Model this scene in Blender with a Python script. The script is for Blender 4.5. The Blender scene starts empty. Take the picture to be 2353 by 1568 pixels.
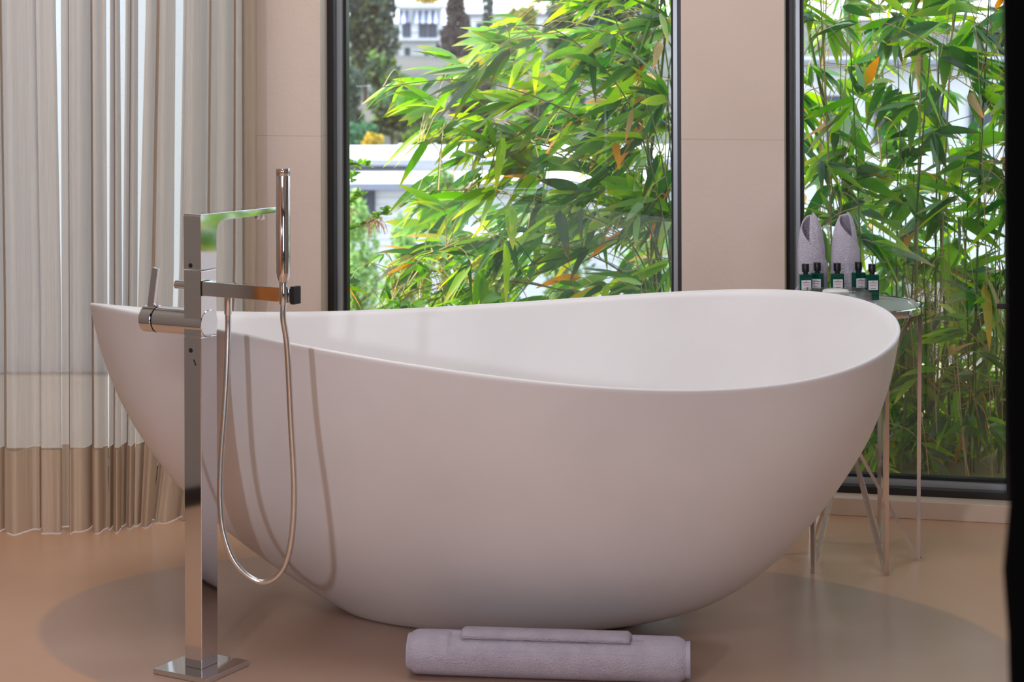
import bpy, bmesh, math, random
from mathutils import Vector, Matrix, noise
random.seed(7)
S = bpy.context.scene
COL = S.collection
PI = math.pi
# ------------------------------------------------------------------ camera model
F = 4500.0; CH = 1.25; CX = 1176.5; YH = 90.0; TH = .003
def P(px, py, Y):
    dx = px - CX; dy = py - YH
    x = dx - TH * dy; y = dy + TH * dx
    return Vector((x * Y / F, Y, CH - y * Y / F))
cam = bpy.data.cameras.new('camera'); co = bpy.data.objects.new('camera', cam); COL.objects.link(co)
co.location = (0, 0, CH); co.rotation_euler = (Matrix.Rotation(PI / 2, 3, 'X') @ Matrix.Rotation(-TH, 3, 'Z')).to_euler()
cam.sensor_width = 36; cam.lens = F / 2353 * 36; cam.shift_y = -(784 - YH) / 2353; cam.shift_x = 0
cam.clip_end = 2000; cam.clip_start = .05
cam.dof.use_dof = True; cam.dof.focus_distance = 4.35; cam.dof.aperture_fstop = 8
S.camera = co
# ------------------------------------------------------------------ helpers
def srgb(r, g, b):
    def c(v):
        v /= 255.0
        return v / 12.92 if v <= .04045 else ((v + .055) / 1.055) ** 2.4
    return (c(r), c(g), c(b), 1)
def obj(name, verts, faces, m=None, parent=None, smooth=False, kind=None, mods=None):
    me = bpy.data.meshes.new(name); me.from_pydata([tuple(v) for v in verts], [], faces)
    bm = bmesh.new(); bm.from_mesh(me); bmesh.ops.recalc_face_normals(bm, faces=bm.faces); bm.to_mesh(me); bm.free()
    o = bpy.data.objects.new(name, me); COL.objects.link(o)
    if m: me.materials.append(m)
    if smooth:
        for p in me.polygons: p.use_smooth = True
    if parent: o.parent = parent
    if kind: o['kind'] = kind
    return o
def empty(name, loc=(0, 0, 0), rz=0):
    o = bpy.data.objects.new(name, None); COL.objects.link(o); o.location = loc; o.rotation_euler = (0, 0, rz); o.empty_display_size = .05
    return o
def tag(o, label, cat, group=None):
    o['label'] = label; o['category'] = cat
    if group: o['group'] = group
    return o
class MB:
    def __init__(s): s.v = []; s.f = []
    def add(s, v, f):
        n = len(s.v); s.v += [Vector(a) for a in v]; s.f += [tuple(i + n for i in q) for q in f]; return s
    def box(s, x0, x1, y0, y1, z0, z1, M=None):
        v = [Vector((x, y, z)) for z in (z0, z1) for y in (y0, y1) for x in (x0, x1)]
        if M: v = [M @ a for a in v]
        return s.add(v, [(0, 1, 3, 2), (4, 6, 7, 5), (0, 4, 5, 1), (2, 3, 7, 6), (0, 2, 6, 4), (1, 5, 7, 3)])
    def lathe(s, prof, n=32, M=None, cap=True):
        v = []; f = []
        for r, z in prof:
            for k in range(n):
                a = 2 * PI * k / n; v.append(Vector((r * math.cos(a), r * math.sin(a), z)))
        for i in range(len(prof) - 1):
            for k in range(n):
                f.append((i * n + k, i * n + (k + 1) % n, (i + 1) * n + (k + 1) % n, (i + 1) * n + k))
        if cap:
            f.append(tuple(range(n - 1, -1, -1))); f.append(tuple((len(prof) - 1) * n + k for k in range(n)))
        if M: v = [M @ a for a in v]
        return s.add(v, f)
    def tube(s, pts, rad, n=8, cap=True):
        pts = [Vector(p) for p in pts]; N = len(pts)
        rs = rad if isinstance(rad, (list, tuple)) else [rad] * N
        v = []; f = []; up = None
        for i, p in enumerate(pts):
            t = (pts[min(i + 1, N - 1)] - pts[max(i - 1, 0)]).normalized()
            if up is None: up = t.orthogonal().normalized()
            up = (up - t * up.dot(t)).normalized(); w = t.cross(up)
            for k in range(n):
                a = 2 * PI * k / n; v.append(p + (up * math.cos(a) + w * math.sin(a)) * rs[i])
        for i in range(N - 1):
            for k in range(n):
                f.append((i * n + k, i * n + (k + 1) % n, (i + 1) * n + (k + 1) % n, (i + 1) * n + k))
        if cap: f.append(tuple(range(n - 1, -1, -1))); f.append(tuple((N - 1) * n + k for k in range(n)))
        return s.add(v, f)
    def prism(s, poly, z0, z1, M=None):
        n = len(poly); v = [Vector((x, y, z0)) for x, y in poly] + [Vector((x, y, z1)) for x, y in poly]
        if M: v = [M @ a for a in v]
        return s.add(v, [tuple(range(n - 1, -1, -1)), tuple(range(n, 2 * n))] + [(k, (k + 1) % n, n + (k + 1) % n, n + k) for k in range(n)])
    def build(s, name, m=None, parent=None, smooth=False, kind=None, bevel=0):
        o = obj(name, s.v, s.f, m, parent, smooth, kind)
        if bevel:
            b = o.modifiers.new('bevel', 'BEVEL'); b.width = bevel; b.segments = 3; b.limit_method = 'ANGLE'; b.angle_limit = .7
            for p in o.data.polygons: p.use_smooth = True
            w = o.modifiers.new('wn', 'WEIGHTED_NORMAL'); w.keep_sharp = True
        elif smooth:
            o.data.set_sharp_from_angle(angle=.7)
        return o
# ------------------------------------------------------------------ materials
def mat(name, color=(.8, .8, .8, 1), rough=.5, metal=0, **kw):
    m = bpy.data.materials.new(name); m.use_nodes = True
    b = m.node_tree.nodes['Principled BSDF']
    b.inputs['Base Color'].default_value = color; b.inputs['Roughness'].default_value = rough; b.inputs['Metallic'].default_value = metal
    for k, v in kw.items(): b.inputs[k].default_value = v
    return m
def nd(m, t, **kw):
    n = m.node_tree.nodes.new(t)
    for k, v in kw.items(): setattr(n, k, v)
    return n
def lk(m, a, b): m.node_tree.links.new(a, b)
def noisy(m, c1, c2, scale=5, detail=4, bump=0, bscale=None, rot=None, stretch=None):
    b = m.node_tree.nodes['Principled BSDF']
    tc = nd(m, 'ShaderNodeTexCoord'); src = tc.outputs['Object']
    if stretch:
        mp = nd(m, 'ShaderNodeMapping'); mp.inputs['Scale'].default_value = stretch; lk(m, src, mp.inputs['Vector']); src = mp.outputs['Vector']
    n = nd(m, 'ShaderNodeTexNoise'); n.inputs['Scale'].default_value = scale; n.inputs['Detail'].default_value = detail
    lk(m, src, n.inputs['Vector'])
    r = nd(m, 'ShaderNodeValToRGB'); r.color_ramp.elements[0].color = c1; r.color_ramp.elements[1].color = c2
    r.color_ramp.elements[0].position = .35; r.color_ramp.elements[1].position = .65
    lk(m, n.outputs['Fac'], r.inputs['Fac']); lk(m, r.outputs['Color'], b.inputs['Base Color'])
    if bump:
        n2 = nd(m, 'ShaderNodeTexNoise'); n2.inputs['Scale'].default_value = bscale or scale * 8; n2.inputs['Detail'].default_value = 5
        lk(m, src, n2.inputs['Vector'])
        bp = nd(m, 'ShaderNodeBump'); bp.inputs['Strength'].default_value = bump; bp.inputs['Distance'].default_value = .01
        lk(m, n2.outputs['Fac'], bp.inputs['Height']); lk(m, bp.outputs['Normal'], b.inputs['Normal'])
    return r
M = {}
M['tub'] = mat('tub_stone', rough=.38); noisy(M['tub'], srgb(222, 219, 220), srgb(229, 226, 227), 3, 3)
M['chrome'] = mat('chrome', (.74, .74, .76, 1), .05, 1)
M['chrome_satin'] = mat('chrome_satin', (.7, .7, .7, 1), .2, 1)
M['rose'] = mat('rose_chrome', (.76, .70, .68, 1), .12, 1)
M['black'] = mat('black_plastic', srgb(12, 12, 20), .3)
M['hole'] = mat('dark_hole', srgb(20, 20, 20), .6)
M['frame'] = mat('dark_bronze', srgb(26, 20, 19), .35)
M['gasket'] = mat('gasket', srgb(8, 8, 9), .5)
M['alu'] = mat('inner_aluminium', srgb(165, 168, 172), .3, .4)
M['ceil'] = mat('ceiling_paint', srgb(225, 220, 216), .8)
M['taupe'] = mat('taupe_wall', srgb(142, 133, 125), .7)
M['wood'] = mat('wood'); noisy(M['wood'], srgb(150, 88, 35), srgb(185, 115, 50), 6, 6, stretch=(8, 8, .6))
M['darkcloth'] = mat('black_cloth', srgb(9, 8, 8), 1.0, **{'Specular IOR Level': 0.0})
M['sheet'] = mat('towel_white', rough=.95); noisy(M['sheet'], srgb(228, 220, 240), srgb(238, 231, 248), 30, 3, .9, 420)
M['white_ceramic'] = mat('white_ceramic', srgb(232, 228, 226), .3)
M['label'] = mat('paper_label', srgb(232, 226, 232), .6)
M['ink'] = mat('ink', srgb(60, 60, 90), .6); M['pink'] = mat('pink_ink', srgb(215, 110, 130), .6)
M['plinth'] = mat('plinth', rough=.5); noisy(M['plinth'], srgb(206, 184, 165), srgb(214, 192, 174), 6, 3)
M['green_glass'] = mat('green_glass', (.0, .12, .075, 1), .06, 0, **{'Transmission Weight': .55, 'IOR': 1.4})
def wallmat():
    m = mat('limestone_wall', rough=.55); b = m.node_tree.nodes['Principled BSDF']
    r = noisy(m, srgb(220, 200, 188), srgb(227, 208, 197), 2.2, 5, .08, 60)
    geo = nd(m, 'ShaderNodeNewGeometry'); sp = nd(m, 'ShaderNodeSeparateXYZ'); lk(m, geo.outputs['Position'], sp.inputs[0])
    a = nd(m, 'ShaderNodeMath', operation='SUBTRACT'); a.inputs[1].default_value = .982; lk(m, sp.outputs['Z'], a.inputs[0])
    ab = nd(m, 'ShaderNodeMath', operation='ABSOLUTE'); lk(m, a.outputs[0], ab.inputs[0])
    lt = nd(m, 'ShaderNodeMath', operation='LESS_THAN'); lt.inputs[1].default_value = .0009; lk(m, ab.outputs[0], lt.inputs[0])
    vo = nd(m, 'ShaderNodeTexVoronoi'); vo.inputs['Scale'].default_value = 11; vo.inputs['Randomness'].default_value = 1
    lk(m, geo.outputs['Position'], vo.inputs['Vector'])
    l2 = nd(m, 'ShaderNodeMath', operation='LESS_THAN'); l2.inputs[1].default_value = .028; lk(m, vo.outputs['Distance'], l2.inputs[0])
    mx = nd(m, 'ShaderNodeMath', operation='MAXIMUM'); lk(m, lt.outputs[0], mx.inputs[0]); lk(m, l2.outputs[0], mx.inputs[1])
    mu = nd(m, 'ShaderNodeMath', operation='MULTIPLY'); mu.inputs[1].default_value = .35; lk(m, mx.outputs[0], mu.inputs[0])
    mix = nd(m, 'ShaderNodeMix', data_type='RGBA'); lk(m, mu.outputs[0], mix.inputs['Factor']); lk(m, r.outputs['Color'], mix.inputs['A']); mix.inputs['B'].default_value = srgb(120, 90, 75)
    lk(m, mix.outputs['Result'], b.inputs['Base Color']); return m
M['wall'] = wallmat()
YAW = .2245
def floormat():
    m = mat('microcement_floor', rough=.27); b = m.node_tree.nodes['Principled BSDF']
    r = noisy(m, srgb(196, 155, 126), srgb(203, 163, 135), 1.6, 6)
    geo = nd(m, 'ShaderNodeNewGeometry')
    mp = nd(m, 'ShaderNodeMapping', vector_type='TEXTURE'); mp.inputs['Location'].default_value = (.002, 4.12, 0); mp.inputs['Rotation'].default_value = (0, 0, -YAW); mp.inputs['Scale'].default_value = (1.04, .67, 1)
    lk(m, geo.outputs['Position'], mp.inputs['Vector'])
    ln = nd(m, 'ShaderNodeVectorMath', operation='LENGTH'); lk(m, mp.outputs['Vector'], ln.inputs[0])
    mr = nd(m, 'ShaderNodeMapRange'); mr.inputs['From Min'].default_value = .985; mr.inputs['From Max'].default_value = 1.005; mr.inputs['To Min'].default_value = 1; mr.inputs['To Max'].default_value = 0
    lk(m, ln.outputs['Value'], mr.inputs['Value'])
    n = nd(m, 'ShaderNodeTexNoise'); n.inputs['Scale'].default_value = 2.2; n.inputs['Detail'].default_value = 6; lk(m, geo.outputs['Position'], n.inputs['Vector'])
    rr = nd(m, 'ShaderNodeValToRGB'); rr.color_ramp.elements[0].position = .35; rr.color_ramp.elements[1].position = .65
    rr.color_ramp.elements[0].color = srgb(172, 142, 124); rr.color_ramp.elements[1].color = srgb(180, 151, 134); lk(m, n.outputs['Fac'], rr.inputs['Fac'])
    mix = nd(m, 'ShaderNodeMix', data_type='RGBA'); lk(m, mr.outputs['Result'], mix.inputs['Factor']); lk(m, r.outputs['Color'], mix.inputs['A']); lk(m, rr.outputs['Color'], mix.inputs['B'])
    lk(m, mix.outputs['Result'], b.inputs['Base Color']); return m
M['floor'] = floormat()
def glassmat(name, tint=(.97, .98, .97, 1), ior=1.45, extra=0.0, dirt_sheen=0.0):
    m = bpy.data.materials.new(name); m.use_nodes = True; nt = m.node_tree
    for n in list(nt.nodes):
        if n.type != 'OUTPUT_MATERIAL': nt.nodes.remove(n)
    out = [n for n in nt.nodes if n.type == 'OUTPUT_MATERIAL'][0]
    tr = nd(m, 'ShaderNodeBsdfTransparent'); tr.inputs[0].default_value = tint
    gl = nd(m, 'ShaderNodeBsdfGlossy'); gl.inputs['Roughness'].default_value = .01
    f0 = ((ior - 1) / (ior + 1)) ** 2
    lw = nd(m, 'ShaderNodeLayerWeight'); lw.inputs['Blend'].default_value = .5
    pw = nd(m, 'ShaderNodeMath', operation='POWER'); pw.inputs[1].default_value = 5; lk(m, lw.outputs['Facing'], pw.inputs[0])
    ad = nd(m, 'ShaderNodeMath', operation='MULTIPLY_ADD'); ad.inputs[1].default_value = 1 - f0 - extra; ad.inputs[2].default_value = f0 + extra; lk(m, pw.outputs[0], ad.inputs[0])
    mx = nd(m, 'ShaderNodeMixShader'); lk(m, ad.outputs[0], mx.inputs[0]); lk(m, tr.outputs[0], mx.inputs[1]); lk(m, gl.outputs[0], mx.inputs[2])
    last = mx
    if dirt_sheen:
        df = nd(m, 'ShaderNodeBsdfDiffuse'); df.inputs[0].default_value = (.75, .77, .8, 1)
        tc = nd(m, 'ShaderNodeTexCoord'); n = nd(m, 'ShaderNodeTexNoise'); n.inputs['Scale'].default_value = 1.7; n.inputs['Detail'].default_value = 3; lk(m, tc.outputs['Object'], n.inputs['Vector'])
        mr = nd(m, 'ShaderNodeMapRange'); mr.inputs['From Min'].default_value = .3; mr.inputs['From Max'].default_value = .7; mr.inputs['To Min'].default_value = dirt_sheen * .5; mr.inputs['To Max'].default_value = dirt_sheen * 1.5; lk(m, n.outputs['Fac'], mr.inputs['Value'])
        vo = nd(m, 'ShaderNodeTexVoronoi'); vo.inputs['Scale'].default_value = 70; lk(m, tc.outputs['Object'], vo.inputs['Vector'])
        l2 = nd(m, 'ShaderNodeMath', operation='LESS_THAN'); l2.inputs[1].default_value = .08; lk(m, vo.outputs['Distance'], l2.inputs[0])
        m3 = nd(m, 'ShaderNodeMath', operation='MULTIPLY_ADD'); m3.inputs[1].default_value = .25; lk(m, l2.outputs[0], m3.inputs[0]); lk(m, mr.outputs['Result'], m3.inputs[2])
        m2 = nd(m, 'ShaderNodeMixShader'); lk(m, m3.outputs[0], m2.inputs[0]); lk(m, mx.outputs[0], m2.inputs[1]); lk(m, df.outputs[0], m2.inputs[2]); last = m2
    lk(m, last.outputs[0], out.inputs['Surface']); return m
M['glass'] = glassmat('window_glass', extra=.03, dirt_sheen=.012)
M['tglass'] = glassmat('table_glass', (.86, .93, .90, 1), 1.5, .08, dirt_sheen=.3)  # diffuse whitening painted into the top for a pale sky reflection
M['acrylic'] = glassmat('clear_acrylic', (.93, .95, .95, 1), 1.5, .10)
def cloth(name, col, transp, transl):
    m = bpy.data.materials.new(name); m.use_nodes = True; nt = m.node_tree
    for n in list(nt.nodes):
        if n.type != 'OUTPUT_MATERIAL': nt.nodes.remove(n)
    out = [n for n in nt.nodes if n.type == 'OUTPUT_MATERIAL'][0]
    tc = nd(m, 'ShaderNodeTexCoord'); mp = nd(m, 'ShaderNodeMapping'); mp.inputs['Scale'].default_value = (60, 60, 1.2); lk(m, tc.outputs['Object'], mp.inputs['Vector'])
    n = nd(m, 'ShaderNodeTexNoise'); n.inputs['Scale'].default_value = 4; n.inputs['Detail'].default_value = 3; lk(m, mp.outputs[0], n.inputs['Vector'])
    r = nd(m, 'ShaderNodeValToRGB'); r.color_ramp.elements[0].position = .3; r.color_ramp.elements[1].position = .7
    c = col; r.color_ramp.elements[0].color = (c[0] * .86, c[1] * .86, c[2] * .86, 1); r.color_ramp.elements[1].color = c; lk(m, n.outputs['Fac'], r.inputs['Fac'])
    d = nd(m, 'ShaderNodeBsdfDiffuse'); t = nd(m, 'ShaderNodeBsdfTranslucent'); tp = nd(m, 'ShaderNodeBsdfTransparent')
    lk(m, r.outputs[0], d.inputs[0]); lk(m, r.outputs[0], t.inputs[0])
    a = nd(m, 'ShaderNodeMixShader'); a.inputs[0].default_value = transl; lk(m, d.outputs[0], a.inputs[1]); lk(m, t.outputs[0], a.inputs[2])
    b = nd(m, 'ShaderNodeMixShader'); b.inputs[0].default_value = transp; lk(m, a.outputs[0], b.inputs[1]); lk(m, tp.outputs[0], b.inputs[2])
    lk(m, b.outputs[0], out.inputs['Surface']); return m
M['sheer'] = cloth('sheer_fabric', srgb(200, 178, 156), .25, .38)
M['hem'] = cloth('hem_fabric', srgb(214, 190, 165), .0, .25)
def leafmat(name, rough=.35, transl=.45):
    m = bpy.data.materials.new(name); m.use_nodes = True; nt = m.node_tree; b = nt.nodes['Principled BSDF']; out = [n for n in nt.nodes if n.type == 'OUTPUT_MATERIAL'][0]
    at = nd(m, 'ShaderNodeAttribute'); at.attribute_name = 'Col'
    lk(m, at.outputs['Color'], b.inputs['Base Color']); b.inputs['Roughness'].default_value = rough
    t = nd(m, 'ShaderNodeBsdfTranslucent'); hs = nd(m, 'ShaderNodeHueSaturation'); hs.inputs['Saturation'].default_value = 1.1; hs.inputs['Value'].default_value = 1.9; hs.inputs['Hue'].default_value = .485
    lk(m, at.outputs['Color'], hs.inputs['Color']); lk(m, hs.outputs[0], t.inputs[0])
    mx = nd(m, 'ShaderNodeMixShader'); mx.inputs[0].default_value = transl; lk(m, b.outputs[0], mx.inputs[1]); lk(m, t.outputs[0], mx.inputs[2]); lk(m, mx.outputs[0], out.inputs['Surface']); return m
M['leaf'] = leafmat('bamboo_leaf'); M['treeleaf'] = leafmat('tree_foliage', .7, .3)
M['culm'] = mat('bamboo_culm', rough=.4); noisy(M['culm'], srgb(60, 95, 45), srgb(105, 130, 60), 6, 3)
M['cane'] = mat('dry_cane', rough=.6); noisy(M['cane'], srgb(178, 152, 105), srgb(212, 188, 138), 8, 3)
M['bark'] = mat('bark', srgb(85, 75, 65), .9)
M['soil'] = mat('soil_grass', rough=.95); noisy(M['soil'], srgb(132, 118, 86), srgb(160, 150, 105), 3, 5)
M['hill'] = mat('hillside', rough=.95); noisy(M['hill'], srgb(66, 74, 68), srgb(104, 100, 92), .06, 6)
M['hwhite'] = mat('white_render', srgb(238, 240, 242), .7)
M['terr'] = mat('terrace_render', srgb(240, 240, 240), .8)
M['hgrey'] = mat('grey_fascia', srgb(150, 155, 172), .7)
M['hdark'] = mat('dark_glazing', srgb(70, 82, 98), .3)
def stripe(name, c1, c2, scale, axis):
    m = mat(name, rough=.7); b = m.node_tree.nodes['Principled BSDF']
    geo = nd(m, 'ShaderNodeNewGeometry'); sp = nd(m, 'ShaderNodeSeparateXYZ'); lk(m, geo.outputs['Position'], sp.inputs[0])
    mu = nd(m, 'ShaderNodeMath', operation='MULTIPLY'); mu.inputs[1].default_value = scale; lk(m, sp.outputs[axis], mu.inputs[0])
    fr = nd(m, 'ShaderNodeMath', operation='FRACT'); lk(m, mu.outputs[0], fr.inputs[0]); gt = nd(m, 'ShaderNodeMath', operation='GREATER_THAN'); gt.inputs[1].default_value = .5 if axis == 'X' else .86; lk(m, fr.outputs[0], gt.inputs[0])
    mix = nd(m, 'ShaderNodeMix', data_type='RGBA'); lk(m, gt.outputs[0], mix.inputs['Factor']); mix.inputs['A'].default_value = c1; mix.inputs['B'].default_value = c2
    lk(m, mix.outputs['Result'], b.inputs['Base Color']); return m
M['awning'] = stripe('striped_awning', srgb(235, 238, 245), srgb(95, 110, 150), 1.6, 'X')
M['siding'] = stripe('white_siding', srgb(240, 241, 244), srgb(190, 196, 205), 6, 'Z')
# ------------------------------------------------------------------ room shell
Q0 = P(1889, 1185, 5.137); Q0.z = 0
WA = math.radians(12.83)
U = Vector((math.cos(WA), -math.sin(WA), 0)); V = Vector((math.sin(WA), math.cos(WA), 0))
WM = Matrix.Translation(Q0) @ Matrix.Rotation(-WA, 4, 'Z')       # wall frame: x = along wall to the right, y = outwards
def hu(px, v, py=500):
    d = P(px, py, 1.0); d.z = 0; n = V
    t = (n.dot(Q0) + v) / n.dot(d); return (d * t - Q0).dot(U)
CEIL = 2.65; XL = -1.95; XR = 2.45; YB = -1.6
uW1a = hu(737, .0); uW1b = hu(1566, .0); uW2a = hu(1799, .0) + .004; uR = 2.0; uC = hu(578, 0)
corner = WM @ Vector((uC, 0, 0)); right = WM @ Vector((uR, 0, 0))
def struct(name, mb, m, **k): return mb.build(name, m, kind='structure', **k)
fl = MB(); fl.box(XL - .1, right.x + .1, YB - .1, 5.75, -.08, 0)
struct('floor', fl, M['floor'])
struct('ceiling', MB().box(XL - .1, right.x + .1, YB - .1, 5.9, CEIL, CEIL + .12), M['ceil'])
wl = MB().box(XL - .1, XL, YB - .1, 5.75, 0, CEIL); struct('wall_left', wl, M['taupe'])
struct('wall_right', MB().box(right.x, right.x + .1, YB - .1, right.y + .05, 0, CEIL), M['taupe'])
# wall behind the camera, with an opening that lets daylight in
wb = MB().box(XL, .15, YB - .1, YB, 0, CEIL).box(2.05, right.x, YB - .1, YB, 0, CEIL).box(.15, 2.05, YB - .1, YB, 2.3, CEIL).box(.15, 2.05, YB - .1, YB, 0, .5)
struct('wall_rear', wb, M['taupe'])
HD = 2.35
b = MB()
b.box(uC - .02, uW1a, 0, .22, 0, CEIL, WM); b.box(uW1b, uW2a, 0, .22, 0, CEIL, WM)
b.box(uW1a, uW1b, 0, .22, HD, CEIL, WM).box(uW2a, uR, 0, .22, HD, CEIL, WM)
struct('wall_back', b, M['wall'])
struct('trim_1', MB().box(uW1a, uW1b, 0, .2, 0, .046, WM).box(uW2a, uR, 0, .2, 0, .046, WM), M['plinth'], bevel=.002)
struct('baseboard_left', MB().box(XL, XL + .012, YB, 5.4, 0, .05), M['frame'])
# wooden door on the left wall
dr = struct('door_1', MB().box(XL, XL + .03, 1.2, 3.19, 0, 2.2), M['wood'], bevel=.004)
dh = MB().tube([(XL + .03, 3.1, 1.05), (XL + .08, 3.1, 1.05), (XL + .08, 2.98, 1.05)], .008); dh.build('door_handle', M['chrome'], dr, smooth=True)
SET = .06
def window(name, u0, u1, z0, z1, handle=None, f=.019, g=.015, k=.008, mull=()):
    def ring(mb, a, v0, v1, w):
        mb.box(u0 + a, u0 + a + w, v0, v1, z0 + a, z1 - a, WM).box(u1 - a - w, u1 - a, v0, v1, z0 + a, z1 - a, WM)
        mb.box(u0 + a + w, u1 - a - w, v0, v1, z0 + a, z0 + a + w, WM).box(u0 + a + w, u1 - a - w, v0, v1, z1 - a - w, z1 - a, WM)
    m = MB(); ring(m, 0, SET, SET + .11, f)
    for q in mull: m.box(q, q + .05, SET, SET + .11, z0 + f, z1 - f, WM)
    w = struct(name, m, M['frame'], bevel=.001)
    m = MB(); ring(m, f, SET + .03, SET + .09, g); m.build('inner_sash', M['alu'], w, kind='structure')
    m = MB(); ring(m, f + g, SET + .045, SET + .075, k); m.build('gasket', M['gasket'], w, kind='structure')
    m = MB().box(u0 + f + g, u1 - f - g, SET + .058, SET + .062, z0 + f + g, z1 - f - g, WM); m.build('glass_pane', M['glass'], w, kind='structure')
    if handle:
        hx, hz = handle; m = MB().box(hx + .0, hx + .05, SET - .03, SET - .02, hz - .007, hz + .007, WM).box(hx + .03, hx + .05, SET - .02, SET, hz - .007, hz + .007, WM)
        m.build('window_handle', M['frame'], w, bevel=.002)
    return w
window('window_1', uW1a, uW1b, .046, HD)
um = hu(2312, SET)
window('window_2', uW2a, uR, .046, HD, handle=(hu(2290, SET), P(2300, 700, 5.1).z), mull=(um,))
# window behind the curtain, along the far side
w3 = MB(); y3 = corner.y + .03; xa, xb = XL, corner.x
w3.box(xa, xb, y3, y3 + .1, 0, .05).box(xa, xb, y3, y3 + .1, 2.5, CEIL).box(xa, xa + .03, y3, y3 + .1, .05, 2.5).box(xb - .03, xb, y3, y3 + .1, .05, 2.5)
w3 = struct('window_3', w3, M['frame']); MB().box(xa + .03, xb - .03, y3 + .05, y3 + .055, .05, 2.5).build('glass_pane', M['glass'], w3, kind='structure')
tw = MB().box(-3.6, -.86, 7.2, 7.35, -.05, 3.4); struct('wall_terrace', tw, M['terr'])
# ------------------------------------------------------------------ bathtub
TC = (-.0674, 4.271); TA, TBw, TN = .8957, .4617, 2.04
RIM = (.626, -.0045, .0155, .0058, .0474, .0018, .0022)
def rim(t, k=1.0, dz=0):
    c, s = math.cos(t), math.sin(t); e = 2 / TN
    pu = (TA - (1 - k)) * math.copysign(abs(c) ** e, c); pv = (TBw - (1 - k)) * math.copysign(abs(s) ** e, s)
    z = RIM[0] + RIM[1] * c + RIM[2] * math.cos(2 * t) + RIM[3] * s + RIM[4] * math.sin(2 * t) + RIM[5] * math.cos(3 * t) + RIM[6] * math.sin(3 * t)
    return pu, pv, z + dz
N = 160; rings = []
def loc(pu, pv, g, z, sx=0):
    return Vector((TC[0] + g * (pu * math.cos(YAW) + pv * math.sin(YAW)) + sx, TC[1] + g * (-pu * math.sin(YAW) + pv * math.cos(YAW)), z))
HL = [0, .015, .05, .11, .2, .33, .5, .7, .85, 1.0]
GK = [.2941, .3709, .451, .5427, .6388, .7469, .8496, .9358, .9753, 1.0]
SXK = [-.0339, .0448, .0126, 0]
def pch(x, y, xi):
    n = len(x); h = [x[i + 1] - x[i] for i in range(n - 1)]; d = [(y[i + 1] - y[i]) / h[i] for i in range(n - 1)]
    m = [d[0]] + [0 if d[i - 1] * d[i] <= 0 else 2 * d[i - 1] * d[i] / (d[i - 1] + d[i]) for i in range(1, n - 1)] + [d[-1]]
    j = 0
    while j < n - 2 and xi > x[j + 1]: j += 1
    t = (xi - x[j]) / h[j]
    return y[j] * (1 + 2 * t) * (1 - t) ** 2 + m[j] * h[j] * t * (1 - t) ** 2 + y[j + 1] * t * t * (3 - 2 * t) + m[j + 1] * h[j] * t * t * (t - 1)
SQ = [math.sqrt(a) for a in HL]
KO = 48
for i in range(KO):
    ph = (i / (KO - 1)) * PI / 2
    h = 1 - math.cos(ph) ** 1.3; g = pch(SQ, GK, math.sqrt(h)); sxx = pch([SQ[0], SQ[3], SQ[6], SQ[9]], SXK, math.sqrt(h))
    rings.append([(lambda r: loc(r[0], r[1], g, r[2] * h, sxx))(rim(2 * PI * k / N)) for k in range(N)])
# small rounded lip, then a sloping inner shoulder into the bowl
for ins, dz in ((.0015, .003), (.005, .0045), (.009, .0035), (.014, .0)):
    rings.append([(lambda r: loc(r[0], r[1], 1, r[2]))(rim(2 * PI * k / N, 1 - ins, dz)) for k in range(N)])
KI = 30
for i in range(1, KI + 1):
    q = i / KI
    row = []
    for k in range(N):
        t = 2 * PI * k / N; pu, pv, z = rim(t, 1 - .014)
        a = q * PI / 2
        gi = 1 - .60 * (q ** 1.25) - .05 * q; zb = .135
        dd = math.sin(a) ** 1.25
        row.append(loc(pu, pv, gi, z + (zb - z) * dd, .02 * q))
    rings.append(row)
vs = [v for r in rings for v in r]; fs = []
for i in range(len(rings) - 1):
    for k in range(N): fs.append((i * N + k, i * N + (k + 1) % N, (i + 1) * N + (k + 1) % N, (i + 1) * N + k))
fs.append(tuple(range(N - 1, -1, -1))); fs.append(tuple((len(rings) - 1) * N + k for k in range(N)))
base = Vector((TC[0], TC[1], 0)); tub = empty('bathtub', base)
tag(tub, 'large white stone freestanding bathtub with a sweeping curved rim', 'bathtub')
o = obj('tub_shell', [v - base for v in vs], fs, M['tub'], tub, smooth=True); o.data.set_sharp_from_angle(angle=.9)
dr_ = MB().lathe([(.03, 0), (.03, .004), (.024, .007), (.0, .0075)], 24, Matrix.Translation((.02, 0, .135))); dr_.build('drain_cap', M['chrome'], tub, smooth=True)
# ------------------------------------------------------------------ faucet
FC = Vector((-.620, 3.886, 0)); FA = math.radians(30)
fau = empty('bath_faucet', FC, -FA)
tag(fau, 'tall square chrome floor-standing bath faucet in front of the tub', 'faucet')
s1, s2 = .0215, .025
MB().box(-.067, .067, -.067, .067, 0, .0105).build('base_plate', M['chrome'], fau, bevel=.0015)
zc = .689
c = MB().box(-s1, s1, -s2, s2, .0105, .664); colm = c.build('column', M['chrome'], fau, bevel=.0016)
RX = Matrix.Rotation(PI / 2, 4, 'Y')
def xcyl(x0, x1, r, z, y=0, n=48): return MB().lathe([(r - .001, x0), (r, x0 + .001), (r, x1 - .001), (r - .001, x1)], n, Matrix.Translation((0, y, z)) @ RX)
MB().box(-s1, s1, -s2, s2, .664, .795).build('mixer_body', M['chrome'], fau, bevel=.0016)
xcyl(-.104, s1 + .0012, .027, zc).build('mixer_barrel', M['chrome'], fau, smooth=True)
xcyl(-.108, -.103, .0225, zc).build('barrel_joint', M['hole'], fau, smooth=True)
kn = xcyl(-.137, -.107, .0275, zc).build('control_knob', M['chrome'], fau, smooth=True)
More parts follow.
